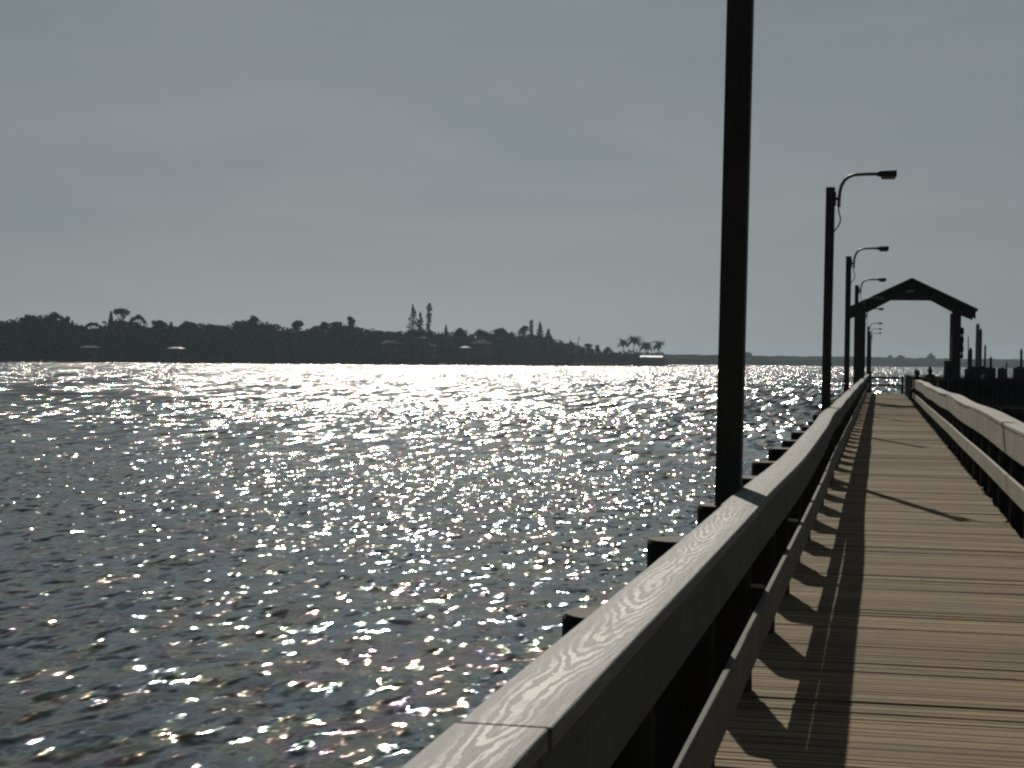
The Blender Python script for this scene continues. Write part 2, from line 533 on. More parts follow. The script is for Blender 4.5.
# ------------------------------------------------------------------ shelter (gabled entrance roof)
SY = 75.5
sh = empty('shelter', (1.33, SY, 0))
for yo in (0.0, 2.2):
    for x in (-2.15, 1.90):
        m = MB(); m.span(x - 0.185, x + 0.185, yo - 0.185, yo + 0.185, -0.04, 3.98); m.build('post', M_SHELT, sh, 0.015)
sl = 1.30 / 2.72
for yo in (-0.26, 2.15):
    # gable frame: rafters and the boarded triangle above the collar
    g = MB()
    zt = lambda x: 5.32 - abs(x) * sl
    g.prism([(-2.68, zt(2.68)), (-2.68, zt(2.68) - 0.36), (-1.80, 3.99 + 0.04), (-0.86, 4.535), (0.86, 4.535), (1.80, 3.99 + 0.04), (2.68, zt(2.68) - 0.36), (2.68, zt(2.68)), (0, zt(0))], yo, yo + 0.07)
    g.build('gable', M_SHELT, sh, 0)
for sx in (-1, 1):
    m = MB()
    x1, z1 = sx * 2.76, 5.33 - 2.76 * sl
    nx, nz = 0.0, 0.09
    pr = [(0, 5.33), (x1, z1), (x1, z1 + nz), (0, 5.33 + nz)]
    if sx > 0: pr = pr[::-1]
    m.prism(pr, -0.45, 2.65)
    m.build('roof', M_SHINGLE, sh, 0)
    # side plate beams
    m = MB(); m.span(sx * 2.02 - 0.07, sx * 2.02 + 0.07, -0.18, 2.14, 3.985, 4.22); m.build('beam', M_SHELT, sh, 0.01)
m = MB(); m.span(-0.24, 0.08, -0.295, -0.263, 4.80, 4.89); m.build('gable_plate', M_PLATE, sh, 0.005)  # small pale plate on the front gable
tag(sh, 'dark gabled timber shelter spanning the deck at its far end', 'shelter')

ub = MB(); ub.span(-0.16, 0.16, -0.12, 0.12, 1.05, 1.88)
uo = empty('utility_box', (2.89, 75.45, 0))
ub.build('cabinet', M_DSTEEL, uo, 0.02)
m = MB(); m.span(-0.13, 0.13, -0.135, -0.123, 1.10, 1.83); m.build('door', M_DSTEEL, uo, 0.004)
m = MB(); m.tube([(0.0, 0, 1.05), (0.0, 0, -0.02)], 0.04, 10); m.build('conduit', M_DSTEEL, uo)
tag(uo, 'dark utility box beside the shelter right post', 'utility box')
# lumpy rope bundle hung on the outer face of the right post
m = MB()
m.tube([(0.0, 0.02 * math.sin(q * 1.7), 3.30 - q * 0.11) for q in range(13)], [0.03 + 0.055 * abs(math.sin(q * 0.9 + 0.4)) * (1 if q < 12 else 0.3) for q in range(13)], 10)
m.tube([(-0.02, 0, 3.28), (-0.10, 0, 3.33)], 0.02, 6)
rope = m.build('rope_bundle', M_CABLE, None, 0, True)
rope.location = (3.475, SY, 0)
tag(rope, 'dark lumpy rope bundle hanging on the outer side of the shelter right post', 'rope')

# ------------------------------------------------------------------ fishing platform on the right
PFX0, PFX1, PFY0, PFY1 = 1.48, 16.0, 74.0, 100.0
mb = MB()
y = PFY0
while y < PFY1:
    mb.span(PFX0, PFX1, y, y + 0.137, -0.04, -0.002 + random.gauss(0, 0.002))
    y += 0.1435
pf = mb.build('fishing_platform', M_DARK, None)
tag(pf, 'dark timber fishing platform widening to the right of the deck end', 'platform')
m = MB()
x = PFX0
while x < PFX1:       # boards added to stand for the shade under the deck, ragged bottom
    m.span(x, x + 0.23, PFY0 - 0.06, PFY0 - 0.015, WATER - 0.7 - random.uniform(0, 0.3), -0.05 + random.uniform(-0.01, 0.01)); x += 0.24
m.build('under_deck_shade_boards', M_DARK, pf, 0)
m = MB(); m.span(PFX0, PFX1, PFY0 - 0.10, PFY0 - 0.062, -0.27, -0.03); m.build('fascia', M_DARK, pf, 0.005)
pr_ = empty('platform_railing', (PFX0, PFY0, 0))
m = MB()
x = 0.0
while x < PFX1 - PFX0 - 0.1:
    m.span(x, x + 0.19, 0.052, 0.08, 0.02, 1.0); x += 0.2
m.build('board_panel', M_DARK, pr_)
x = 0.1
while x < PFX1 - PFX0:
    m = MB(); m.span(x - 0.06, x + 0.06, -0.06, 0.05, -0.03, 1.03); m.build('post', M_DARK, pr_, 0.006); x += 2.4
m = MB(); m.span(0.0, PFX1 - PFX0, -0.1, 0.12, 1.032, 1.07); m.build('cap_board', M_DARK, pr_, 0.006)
tag(pr_, 'dark boarded railing along the near edge of the fishing platform', 'railing')
sp_ = empty('side_railing', (1.45, 80.0, 0))
m = MB()
y = 0.0
while y < 19.5:
    m.span(0.03, 0.055, y, y + 0.19, 0.0, 1.02); y += 0.2
m.build('board_panel', M_DARK, sp_)
for y in (0.1, 6.5, 13.0, 19.4):
    m = MB(); m.span(0.057, 0.17, y - 0.06, y + 0.06, -0.0, 1.03); m.build('post', M_DARK, sp_, 0.006)
m = MB(); m.span(0.0, 0.19, 0.0, 19.6, 1.032, 1.07); m.build('cap_board', M_DARK, sp_, 0.006)
tag(sp_, 'dark boarded railing running end-on beyond the pale right railing', 'railing')
pr2 = copy_tree(pr_, (PFX0, PFY1 - 0.2, 0))
tag(pr2, 'low dark boarded railing along the far edge of the fishing platform behind the people', 'railing')
# pale plank added to stand for the sunlit edge of the platform deck
st = MB(); st.span(4.95, 6.05, PFY0 - 0.42, PFY0 - 0.105, -0.10, -0.06); st.span(5.0, 5.05, PFY0 - 0.40, PFY0 - 0.105, -0.35, -0.101); st.span(5.95, 6.0, PFY0 - 0.40, PFY0 - 0.105, -0.35, -0.101)
so = st.build('lit_edge_plank', M_CAPR, None, 0.004)
tag(so, 'thin pale plank added as the sunlit deck edge of the dark platform', 'step')

# big piles under the platform edge
for i in range(7):
    p = proto.copy(); COL.objects.link(p)
    p.location = (2.3 + 2.1 * i, PFY0 - 0.29, -0.75 - random.uniform(0, 0.2)); p.rotation_euler = (0, 0, i)
    tag(p, '%s pile from the left against the dark boards added for under-deck shade' % ordinal(i + 1), 'pile', 'piles against the platform skirt')

# ------------------------------------------------------------------ pile breakwater and mooring piles beyond
gb = 'timber piles of the dark breakwater wall'
nb = 0
for px, top, w in [(966.5, 368.5, 3.2), (969.6, 367.2, 3.4), (973, 366.2, 3.6), (976.6, 367, 3.6), (980.2, 366.3, 3.6), (983.8, 366, 3.8), (987.4, 367.2, 3.6), (991, 366.6, 3.6), (994.2, 368, 2.8),
                   (999.2, 368.2, 3.0), (1002.4, 367.4, 3.2), (1005.6, 368.4, 3.0), (1015.2, 367.6, 3.6), (1018.8, 366.4, 3.6), (1022.4, 367.4, 3.6), (1026, 366.8, 3.6)]:
    d = 130.0
    p = bearing(px, top, d)
    sc = 1700 / 130.0
    m = MB(); r = w / sc / 2 * 1.03
    hh = p.z - (WATER - 1.5)
    m.tube([(0, 0, -hh), (0, 0, -hh * 0.4), (0, 0, -0.05), (0, 0, 0)], [r * 1.03, r * 1.02, r, r * 0.85], 12)
    o = m.build('breakwater_pile', M_PILE); o.location = p
    nb += 1
    tag(o, '%s pile from the left in the dark pile breakwater behind the platform' % ordinal(nb), 'pile', gb)
wales = MB()
a = bearing(964, 367, 130.6); b = bearing(1030, 367, 130.6)
ang = math.atan2(b.y - a.y, b.x - a.x)
wl = (b - a).length
wobj = MB()
wobj.box((0, 0.18, -1.15), (wl, 0.18, 0.9)); wobj.box((0, 0.18, -2.7), (wl, 0.18, 1.6))
o = wobj.build('breakwater_wale', M_PILE, None, 0.01)
o.location = ((a.x + b.x) / 2, (a.y + b.y) / 2, 1.25); o.rotation_euler = (0, 0, ang)
tag(o, 'dark horizontal timbers backing the pile breakwater beyond the platform', 'breakwater')
moor = [(968.4, 336.0, 1.0, 150, 'thin bare mast-like pole standing right of the shelter post'),
        (970.6, 348.0, 3.4, 145, 'short thick mooring pile beside the thin bare pole'),
        (977.9, 323.6, 3.4, 185, 'tallest mooring pile, pale and thick, right of the shelter'),
        (980.9, 328.6, 2.5, 175, 'dark mooring pile touching the tallest pale one on its right'),
        (985.3, 345.0, 1.9, 190, 'slim mooring pile a little right of the two tallest ones'),
        (990.9, 356.6, 2.4, 160, 'stubby mooring pile with tapered top rising just above the breakwater'),
        (1006.6, 362.0, 1.5, 230, 'faint far mooring pile barely rising between breakwater gaps'),
        (1021.4, 348.7, 2.3, 170, 'lone mooring pile at the right edge of the photo')]
for px, top, w, d, lab in moor:
    p = bearing(px, top, d); sc = 1700 / d; r = w / sc / 2
    hh = p.z - (WATER - 1.5)
    m = MB(); m.tube([(0, 0, -hh), (0, 0, -hh * 0.3), (0, 0, -0.25), (0, 0, 0)], [r * 1.12, r * 1.04, r, r * 0.6], 12)
    o = m.build('mooring_pile', M_PILETOP_HAZE if 'tallest mooring' in lab else M_PILE); o.location = p  # tallest pile: distance haze put into its colour with a paler wood
    o.rotation_euler = (random.gauss(0, 0.004), random.gauss(0, 0.004), 0)
    tag(o, lab, 'pile', 'mooring piles beyond the breakwater')

# ------------------------------------------------------------------ people on the platform


def skin_body(name, joints, edges, radii, mat, parent, sub=2):
    me = bpy.data.meshes.new(name)
    me.from_pydata([tuple(j) for j in joints], edges, [])
    o = bpy.data.objects.new(name, me); COL.objects.link(o)
    me.materials.append(mat)
    md = o.modifiers.new('skin', 'SKIN'); md.use_smooth_shade = True
    sv = me.skin_vertices[0].data
    for i, r in enumerate(radii):
        sv[i].radius = (r, r) if not isinstance(r, tuple) else r
        sv[i].use_root = (i == 0)
    o.modifiers.new('subdivision', 'SUBSURF').levels = sub
    o.modifiers['subdivision'].render_levels = sub
    if parent: o.parent = parent
    return o


def person(loc, rot, seated, label, shirt, scale=1.0, bun=False):
    """+Y is the way the figure faces"""
    root = empty('person', loc); root.rotation_euler = (0, 0, rot); root.scale = (scale,) * 3
    hip = 0.52 if seated else 0.92
    lean = 0.10
    J = [(0, 0, hip), (0, 0.03, hip + 0.22), (0, lean, hip + 0.44), (0, lean + 0.02, hip + 0.56), (0, lean + 0.05, hip + 0.64)]
    Rr = [(0.15, 0.12), (0.135, 0.11), (0.16, 0.115), (0.068, 0.068), (0.06, 0.06)]
    E = [(0, 1), (1, 2), (2, 3), (3, 4)]

    def add(prev, pts, rads):
        for p, r in zip(pts, rads):
            J.append(p); Rr.append(r); E.append((prev, len(J) - 1)); prev = len(J) - 1
    for s in (-1, 1):
        add(2, [(s * 0.18, lean, hip + 0.47), (s * 0.25, lean + 0.06, hip + 0.24), (s * 0.19, lean + 0.28, hip + 0.17), (s * 0.17, lean + 0.36, hip + 0.17)], [0.062, 0.047, 0.036, 0.03])
        if seated:
            add(0, [(s * 0.10, 0.10, hip - 0.01), (s * 0.12, 0.44, hip - 0.03), (s * 0.12, 0.46, 0.10), (s * 0.12, 0.58, 0.045)], [0.085, 0.06, 0.042, 0.036])
        else:
            add(0, [(s * 0.10, 0.0, hip - 0.08), (s * 0.11, 0.03, 0.48), (s * 0.11, -0.02, 0.09), (s * 0.12, 0.10, 0.045)], [0.088, 0.062, 0.042, 0.036])
    body = skin_body('body', J, E, Rr, shirt, root)
    hz = hip + 0.75
    m = MB()
    rings = []
    for i in range(1, 12):
        t = math.pi * i / 12
        rr = math.sin(t)
        zz = -math.cos(t) * 0.122
        w = 0.078 * (1.0 if zz > -0.02 else 1.0 + (zz + 0.02) * 3.0)
        rings.append([(rr * w * math.cos(a), lean + 0.07 + rr * 0.095 * math.sin(a) + (0.02 if (abs(a - math.pi / 2) < 0.3 and -0.05 < zz < 0.01) else 0), hz + zz) for a in [2 * math.pi * j / 16 for j in range(16)]])
    m.sweep(rings)
    for s in (-1, 1):
        m.box((s * 0.082, lean + 0.06, hz - 0.005), (0.016, 0.035, 0.055))
    m.build('head', M_SKIN, root, 0, True)
    m = MB(); rings = []
    for i in range(0, 9):
        t = math.pi * (0.36 + 0.62 * i / 8)
        rr = math.sin(t); zz = -math.cos(t) * 0.134
        rings.append([(rr * 0.09 * math.cos(a), lean + 0.055 + rr * 0.105 * math.sin(a), hz + zz) for a in [2 * math.pi * j / 16 for j in range(16)]])
    m.sweep(rings)
    if bun:
        m.tube([(0, lean + 0.05, hz + 0.10), (0, lean + 0.03, hz + 0.15), (0, lean + 0.03, hz + 0.19)], [0.055, 0.06, 0.03], 10)
    m.tube([(0, lean + 0.015, hz + 0.06), (0, lean - 0.01, hz - 0.02), (0, lean - 0.02, hz - 0.10), (0, lean - 0.035, hz - 0.19)], [0.085, 0.10, 0.105, 0.06], 12)
    m.build('hair', M_HAIR, root, 0, True)
    tag(root, label, 'person')
    return root


# bench for the seated figure
bn = empty('bench', (1.85, 75.55, 0))
m = MB(); m.span(-0.32, 0.55, -0.17, 0.17, 0.50, 0.54); m.build('seat', M_DARK, bn, 0.005)
for x in (-0.24, 0.46):
    m = MB(); m.span(x - 0.03, x + 0.03, -0.13, 0.13, -0.002, 0.498); m.build('leg', M_DARK, bn, 0.005)
tag(bn, 'plain dark bench under the seated figure behind the platform railing', 'bench')
person((1.66, 75.55, 0.10), R(25), True, 'person with dark hair and broad shoulders sitting low behind the platform railing', M_CLOTH1, 1.0)
person((2.16, 74.85, 0), R(10), False, 'slimmer person with hair tied up, standing nearer the shelter right post', M_CLOTH2, 0.88, True)
m = MB(); m.tube([(0, 0, 0.0), (0, 0, 0.05), (0, 0, 0.24), (0, 0, 0.30)], [0.05, 0.09, 0.085, 0.03], 12)
m.tube([(-0.05, 0, 0.29), (-0.04, 0, 0.36), (0.04, 0, 0.36), (0.05, 0, 0.29)], 0.01, 6)
o = m.build('bag', M_BAG, None, 0, True); o.location = (2.36, 73.86, 0.5)
o.location = (2.42, 73.80, 0.62)
tag(o, 'small pale bag hanging on the platform railing below the standing person', 'bag')

# gull on the platform railing
gl = empty('gull', (4.26, PFY0 + 0.01, 1.07)); gl.rotation_euler = (0, 0, R(70)); gl.scale = (0.8, 0.8, 0.8)
m = MB()
m.tube([(-0.26, 0, 0.13), (-0.15, 0, 0.14), (-0.02, 0, 0.155), (0.10, 0, 0.19), (0.15, 0, 0.24), (0.19, 0, 0.28), (0.235, 0, 0.28)], [0.012, 0.05, 0.075, 0.06, 0.042, 0.046, 0.02], 12)
m.build('body', M_FEATHER, gl, 0, True)
m = MB(); m.tube([(0.23, 0, 0.278), (0.29, 0, 0.268)], [0.012, 0.004], 6); m.build('beak', M_BEAK, gl)
for s in (-1, 1):
    m = MB(); m.tube([(0.0, s * 0.03, 0.09), (0.01, s * 0.03, 0.0)], 0.006, 6); m.build('leg', M_BEAK, gl)
    m = MB(); m.tube([(0.07, s * 0.055, 0.18), (-0.08, s * 0.07, 0.165), (-0.25, s * 0.03, 0.14)], [0.025, 0.03, 0.006], 8); m.build('wing', M_STEEL, gl, 0, True)
tag(gl, 'small white gull perched on the dark platform railing', 'gull')

# ------------------------------------------------------------------ far shore


def shore_dist(px):
    return float(np.interp(px, [-400, 0, 200, 400, 560, 640, 665, 700], [720, 800, 860, 960, 1120, 1280, 1330, 1400]))


TOPX = [-60, 0, 10, 28, 40, 55, 65, 80, 93, 105, 115, 121, 135, 148, 158, 170, 187, 205, 220, 235, 253, 268, 285, 300, 315, 330, 345, 355, 365, 380, 400, 415, 430, 445, 461, 473, 480, 502, 515, 530, 545, 558, 570, 585, 600, 612, 625, 640, 655, 668]
TOPY = [318, 318, 319, 317, 316, 314, 319, 325, 330, 324, 320, 319, 324, 328, 323, 327, 323, 324, 327, 323, 318, 323, 328, 330, 327, 327, 324, 325, 329, 330, 332, 330, 330, 332, 331, 335, 332, 331, 333, 335, 336, 339, 342, 346, 350, 352, 352, 354, 356, 358]


def sky_z(px, d):
    return bearing(px, float(np.interp(px, TOPX, TOPY)), d).z


# terrain of the wooded bluff
verts = []; faces = []
cols = list(range(-330, 681, 6))
for i, px in enumerate(cols):
    d0 = shore_dist(px)
    top = max(0.6, (sky_z(px, d0) - WATER) * 0.38)
    fade = min(1.0, max(0.0, (678 - px) / 40.0))
    for dd, h in ((0, -1.2), (3, 0.4), (12, 1.2), (35, top * 0.7), (80, top), (200, top * 1.1), (420, top * 0.4), (600, -1.5)):
        p = bearing(px, 360, d0 + dd * (1.0 if px < 600 else 0.45))
        z = WATER + (h * fade if h > 0 else h) + (random.uniform(-0.2, 0.2) if h > 0.5 else 0)
        verts.append((p.x, p.y, z))
for i in range(len(cols) - 1):
    for j in range(7):
        a = i * 8 + j
        faces.append((a, a + 8, a + 9, a + 1))
me = bpy.data.meshes.new('wooded_bluff'); me.from_pydata(verts, [], faces); me.update(); me.materials.append(M_SOIL)
bl = bpy.data.objects.new('wooded_bluff', me); COL.objects.link(bl); tag(bl, kind='structure')


class Leaves:
    """many small leaf-clump faces"""
    def __init__(s): s.P = []; s.S = []

    def blob(s, c, r, n, size):
        d = rng.normal(size=(n, 3)); d /= np.linalg.norm(d, axis=1)[:, None]
        rad = rng.uniform(0.35, 1.0, n) ** 0.5
        s.P.append(np.array(c) + d * rad[:, None] * np.array(r)); s.S.append(rng.uniform(0.6, 1.3, n) * size)

    def build(s, name, mat, parent=None):
        P = np.concatenate(s.P); S = np.concatenate(s.S); n = len(P)
        a = rng.normal(size=(n, 3)); a /= np.linalg.norm(a, axis=1)[:, None]
        b = np.cross(a, rng.normal(size=(n, 3))); b /= np.linalg.norm(b, axis=1)[:, None]
        c = np.cross(a, b)
        ang = np.array([0, 1.3, 2.3, 3.4, 4.7])
        k = len(ang)
        V = np.empty((n, k, 3))
        for j, t in enumerate(ang):
            V[:, j] = P + (a * math.cos(t) + b * math.sin(t)) * S[:, None] * (0.75 + 0.35 * ((j * 7) % 3) / 2) + c * S[:, None] * 0.15 * ((j % 2) - 0.5)
        me = bpy.data.meshes.new(name)
        me.vertices.add(n * k); me.vertices.foreach_set('co', V.reshape(-1))
        me.loops.add(n * k); me.loops.foreach_set('vertex_index', np.arange(n * k, dtype=np.int32))
        me.polygons.add(n); me.polygons.foreach_set('loop_start', np.arange(0, n * k, k, dtype=np.int32))
        me.update(); me.validate()
        me.materials.append(mat)
        o = bpy.data.objects.new(name, me); COL.objects.link(o)
        if parent: o.parent = parent
        return o


# the wood itself reads as one dark mass
lv = Leaves()
px = -330.0
while px < 664:
    d0 = shore_dist(px)
    for row, (dd, fr) in enumerate(((6, 0.34), (22, 0.60), (48, 0.84), (75, 0.97), (95, 1.0))):
        d = d0 + dd * (1.0 if px < 600 else 0.5) + random.uniform(-5, 8)
        q = px + random.uniform(-3, 3)
        top = sky_z(q, d)
        H = (top - WATER)
        hz = WATER + H * fr * random.uniform(0.86, 1.05)
        p = bearing(q, 360, d)
        rw = random.uniform(3.0, 5.5) * (1.0 if px < 570 else 0.55)
        rh = min(random.uniform(2.8, 5.0), max(0.8, H * 0.3))
        lv.blob((p.x, p.y, hz - rh), (rw, rw, rh), 46, 1.0 if px < 570 else 0.7)
        lv.blob((p.x + random.uniform(-3, 3), p.y, max(WATER + 1.0, hz - rh * 2.4)), (rw * 1.2, rw, rh * 1.3), 30, 1.5 if px < 570 else 0.8)
        for _ in range(2):   # twiggy fringe on top
            lv.blob((p.x + random.uniform(-rw, rw), p.y, hz - rh * 0.3), (1.2, 1.2, min(1.2, rh * 0.3)), 7, 0.55)
    px += 3.6 if px > 0 else 9
wood_o = lv.build('woodland', M_LEAF)
tag(wood_o, 'dark mass of trees along the far wooded shore', 'woodland', None, 'stuff')


def tree(px, top_y, base_y, wpx, kind, label, cat='tree', lean=0.0, dd=30, mat=None):
    """one tree that stands out of the wood. top/base rows give its height at the shore's distance"""
    d = shore_dist(px) + dd
    pt = bearing(px, top_y, d); pb = bearing(px, base_y, d)
    H = pt.z - pb.z
    ground = WATER + 1.0 + 0.35 * max(0, pb.z - WATER)
    w = wpx * d / F
    nm = {'pine': 'pine_tree', 'palm': 'palm_tree', 'column': 'pine_tree', 'bare': 'dead_tree'}.get(kind, 'broadleaf_tree')
    root = empty(nm, (pt.x, pt.y, ground))
    base = pb.z - ground
    hh = base + H
    t = MB()
    lx = lean * hh
    t.tube([(-lx, 0, -1.0), (-lx * 0.6, 0, hh * 0.35), (-lx * 0.2, 0, hh * 0.7), (0, 0, hh * (0.97 if kind != 'palm' else 0.93))], [0.45, 0.35, 0.25, 0.10 if kind != 'palm' else 0.2], 8)
    if kind in ('broad', 'umbrella', 'arch'):
        for k in range(5):
            a = k * 1.3
            t.tube([(-lx * 0.3, 0, base + H * 0.1), (math.cos(a) * w * 0.2, math.sin(a) * w * 0.2, base + H * 0.45), (math.cos(a) * w * 0.4, math.sin(a) * w * 0.3, base + H * 0.75)], [0.2, 0.14, 0.06], 6)
    if kind == 'bare':
        t.tube([(0, 0, hh * 0.7), (w * 0.3, 0, hh * 0.85)], [0.12, 0.05], 6)
    t.build('trunk', M_BARK, root, 0, True)
    L = Leaves()
    if kind == 'broad':
        for _ in range(9):
            a = random.uniform(0, 6.28); r = random.uniform(0, 0.36) * w
            zz = base + H * random.uniform(0.25, 0.85)
            s = w * random.uniform(0.16, 0.27)
            L.blob((r * math.cos(a), r * math.sin(a), min(zz, hh - s * 0.6)), (s, s, s * 0.7), 60, 0.55)
    elif kind == 'umbrella':
        for k in range(9):
            a = k * 2.4; r = 0.45 * w * math.sqrt((k + 0.3) / 9)
            L.blob((r * math.cos(a), r * math.sin(a), hh - 0.16 * H - 0.14 * H * (r / (0.5 * w)) ** 2), (w * 0.2, w * 0.2, H * 0.15), 48, 0.5)
        for k in range(9):
            u = random.uniform(-0.75, 0.75); q = random.uniform(0.7, 1.4)
            L.blob((u * w, random.uniform(-1, 1), base + H * random.uniform(-0.1, 0.62) * (1 - abs(u))), (w * 0.15 * q, w * 0.15, H * 0.14 * q), 30, 0.5)
    elif kind == 'arch':
        for k in range(15):
            u = -0.5 + k / 14.0
            q = random.uniform(0.7, 1.4)
            L.blob((u * w, random.uniform(-1, 1), hh - H * (0.14 + 1.9 * abs(u) ** 1.9 + random.uniform(-0.02, 0.05))), (w * 0.10 * q, w * 0.14, H * 0.13 * q), 34, 0.45)
        for k in range(6):
            L.blob((random.uniform(-0.45, 0.45) * w, random.uniform(-1, 1), base + H * random.uniform(-0.1, 0.15)), (w * 0.18, w * 0.18, H * 0.2), 34, 0.5)
    elif kind in ('pine', 'column'):
        nl = 13
        for k in range(nl):
            u = k / (nl - 1)
            z = base + H * (u * 0.97)
            r = w * 0.5 * ((1 - u) ** 0.75 * 0.95 + 0.10) if kind == 'pine' else w * 0.5 * (0.75 + 0.25 * math.sin(k * 1.9)) * (1 if u < 0.93 else 0.6)
            for q in range(3):
                a = random.uniform(0, 6.28)
                L.blob((r * 0.45 * math.cos(a), r * 0.45 * math.sin(a), z + random.uniform(-0.3, 0.3)), (r * 0.65, r * 0.65, H / nl * 0.55), 20, 0.42)
    elif kind == 'bare':
        L.blob((w * 0.3, 0, hh * 0.85), (0.4, 0.4, 0.3), 8, 0.25)
    if kind == 'palm':
        fr = MB()
        for k in range(24):
            a = k * 2.399; el = random.uniform(-0.6, 1.1); ln = w * 0.6 * random.uniform(0.85, 1.1)
            pts = []; 
            for q in range(6):
                u = q / 5.0
                pts.append(Vector((math.cos(a) * ln * u, math.sin(a) * ln * u, hh * 0.93 + ln * (math.sin(el) * u - 0.55 * u * u))))
            side = Vector((-math.sin(a), math.cos(a), 0))
            n0 = len(fr.v)
            for q, p in enumerate(pts):
                ww = ln * 0.2 * math.sin(math.pi * (0.12 + 0.8 * q / 5.0))
                for sgn in (-1, 0, 1):
                    fr.v.append(tuple(p + side * ww * sgn + Vector((0, 0, -abs(sgn) * ww * 0.5))))
            for q in range(5):
                for c in (0, 1):
                    i0 = n0 + q * 3 + c
                    fr.f.append((i0, i0 + 1, i0 + 4, i0 + 3))
        fr.build('crown', M_PALM, root)
        sk = Leaves(); sk.blob((0, 0, hh * 0.88), (w * 0.27, w * 0.27, w * 0.24), 110, 0.55); sk.blob((0, 0, base * 0.6 + H * 0.22), (w * 0.55, w * 0.4, H * 0.24), 120, 0.7); sk.build('dead_fronds', M_PALM, root)
    else:
        L.build('crown', M_PINE if kind in ('pine', 'column') else M_LEAF, root)
    tag(root, label, cat)
    return root


TREES = [
    (28, 314.5, 326, 14, 'broad', 'rounded tree crown on the skyline near the far left edge'),
    (54, 311.5, 326, 14, 'broad', 'highest domed tree crown of the far-left wood'),
    (67, 316.5, 328, 8, 'broad', 'small crown on the slope just right of the far-left dome'),
    (93, 322.5, 331, 18, 'arch', 'thin arching tree crown with sky showing beneath it'),
    (121, 308.0, 325, 15, 'umbrella', 'flat-topped umbrella tree, tallest above the left wood'),
    (111, 311.5, 324, 5.5, 'pine', 'slanting spiky treetop just left of the flat-topped umbrella tree'),
    (138, 315.0, 328, 17, 'arch', 'drooping arched crown right of the flat-topped umbrella tree'),
    (159, 320.5, 334, 15, 'broad', 'rounded mound-shaped crown between two dips in the left wood'),
    (171, 322.5, 332, 8, 'pine', 'small pointed treetop in the dip after the mound-shaped crown'),
    (187, 320.5, 332, 18, 'broad', 'wide low dome of leaves above the bright white roof'),
    (253, 315.0, 330, 18, 'broad', 'peaked crown, highest point mid-way along the wood'),
    (297, 320.5, 332, 15, 'broad', 'uneven low crown on the skyline right of the peaked one'),
    (325, 322.0, 332, 13, 'broad', 'small ragged flat crown midway between the peaked crown and the tufted tree'),
    (337, 322.0, 332, 13, 'broad', 'ragged flat crown with gaps just left of the tufted tree'),
    (351, 314.5, 330, 11, 'broad', 'single tall tufted tree standing out left of the tall pines'),
    (413, 304.8, 335, 15, 'pine', 'tall ragged pine left of the columnar one'),
    (420.5, 312.5, 334, 10, 'pine', 'shortest pine in the middle of the tall trio'),
    (429.3, 303.2, 334, 8, 'column', 'tallest columnar pine on the wooded shore'),
    (446, 325.5, 333, 3.2, 'pine', 'tiny spire-like treetop right of the columnar pine'),
    (461, 328.0, 336, 12, 'broad', 'low rounded crown over the slanted grey roofs'),
    (482, 329.0, 337, 16, 'broad', 'flattish leafy crown with pale gaps right of the slanted roofs'),
    (502, 328.0, 336, 14, 'broad', 'smooth broad crown before the ragged right-hand pines'),
    (524, 325.5, 338, 14, 'broad', 'bushy tree leading the right-hand pine cluster'),
    (531.5, 320.3, 336, 5.2, 'column', 'thin tall pine with knobbed top in the right-hand cluster'),
    (540, 322.0, 338, 10, 'pine', 'spire-shaped pine right of the knobbed thin one'),
    (548.5, 329.0, 339, 8, 'pine', 'short end pine where the wood starts sloping down'),
    (579, 333.5, 345, 3, 'bare', 'bare leaning dead trunk above the falling slope'),
    (589, 343.5, 351, 8, 'broad', 'low bush-like tree right of the bare leaning trunk'),
    (597, 345.0, 352, 6, 'broad', 'small round tree on the low point left of a dip'),
    (607, 347.0, 354, 10, 'broad', 'flat clump of low trees before the palms'),
    (623, 339.5, 356, 11, 'palm', 'leftmost palm leaning left on the low point'),
    (634, 336.5, 356, 15, 'palm', 'tallest palm of the low point'),
    (646, 342.5, 356, 14, 'palm', 'bushy palm directly above the white boathouse roof'),
    (658.5, 341.5, 356, 12, 'palm', 'rightmost palm at the tip of the wooded point'),
]
random.seed(21)
for (px, ty, by, w, kd, lab) in TREES:
    tree(px, ty, by, w, kd, lab, lean={623: -0.12, 579: 0.12, 111: -0.25, 658.5: -0.08}.get(px, random.uniform(-0.02, 0.02)), dd=(30 if px < 630 else 42))


def house(px, base_y, wpx, hpx, roofpx, label, rot, dd=4.0, mat=None):
    d = shore_dist(px) + dd
    p = bearing(px, base_y, d); s = d / F
    w, h, rf = wpx * s, hpx * s, roofpx * s
    root = empty('house', (p.x, p.y, p.z)); root.rotation_euler = (0, 0, rot)
    dp = w * 0.6
    m = MB(); m.span(-w / 2, w / 2, 0, dp, -6, h); m.build('wall', M_HWALL, root)
    m = MB()
    e = 0.5
    m.sweep([[(-w / 2 - e, -e, h), (w / 2 + e, -e, h), (w / 2 + e, dp + e, h), (-w / 2 - e, dp + e, h)],
             [(-w / 2 - e, -e, h + 0.25), (w / 2 + e, -e, h + 0.25), (w / 2 + e, dp + e, h + 0.25), (-w / 2 - e, dp + e, h + 0.25)],
             [(-w / 4, dp * 0.48, h + rf), (w / 4, dp * 0.48, h + rf), (w / 4, dp * 0.52, h + rf), (-w / 4, dp * 0.52, h + rf)]])
    m.build('roof', mat or M_HROOF, root)
    for k in range(3):
        x = -w * 0.3 + k * w * 0.3
        m = MB(); m.span(x - 0.6, x + 0.6, -0.06, -0.003, h * 0.25, h * 0.75); m.build('window', M_GLASS, root)
    tag(root, label, 'house')
    return root


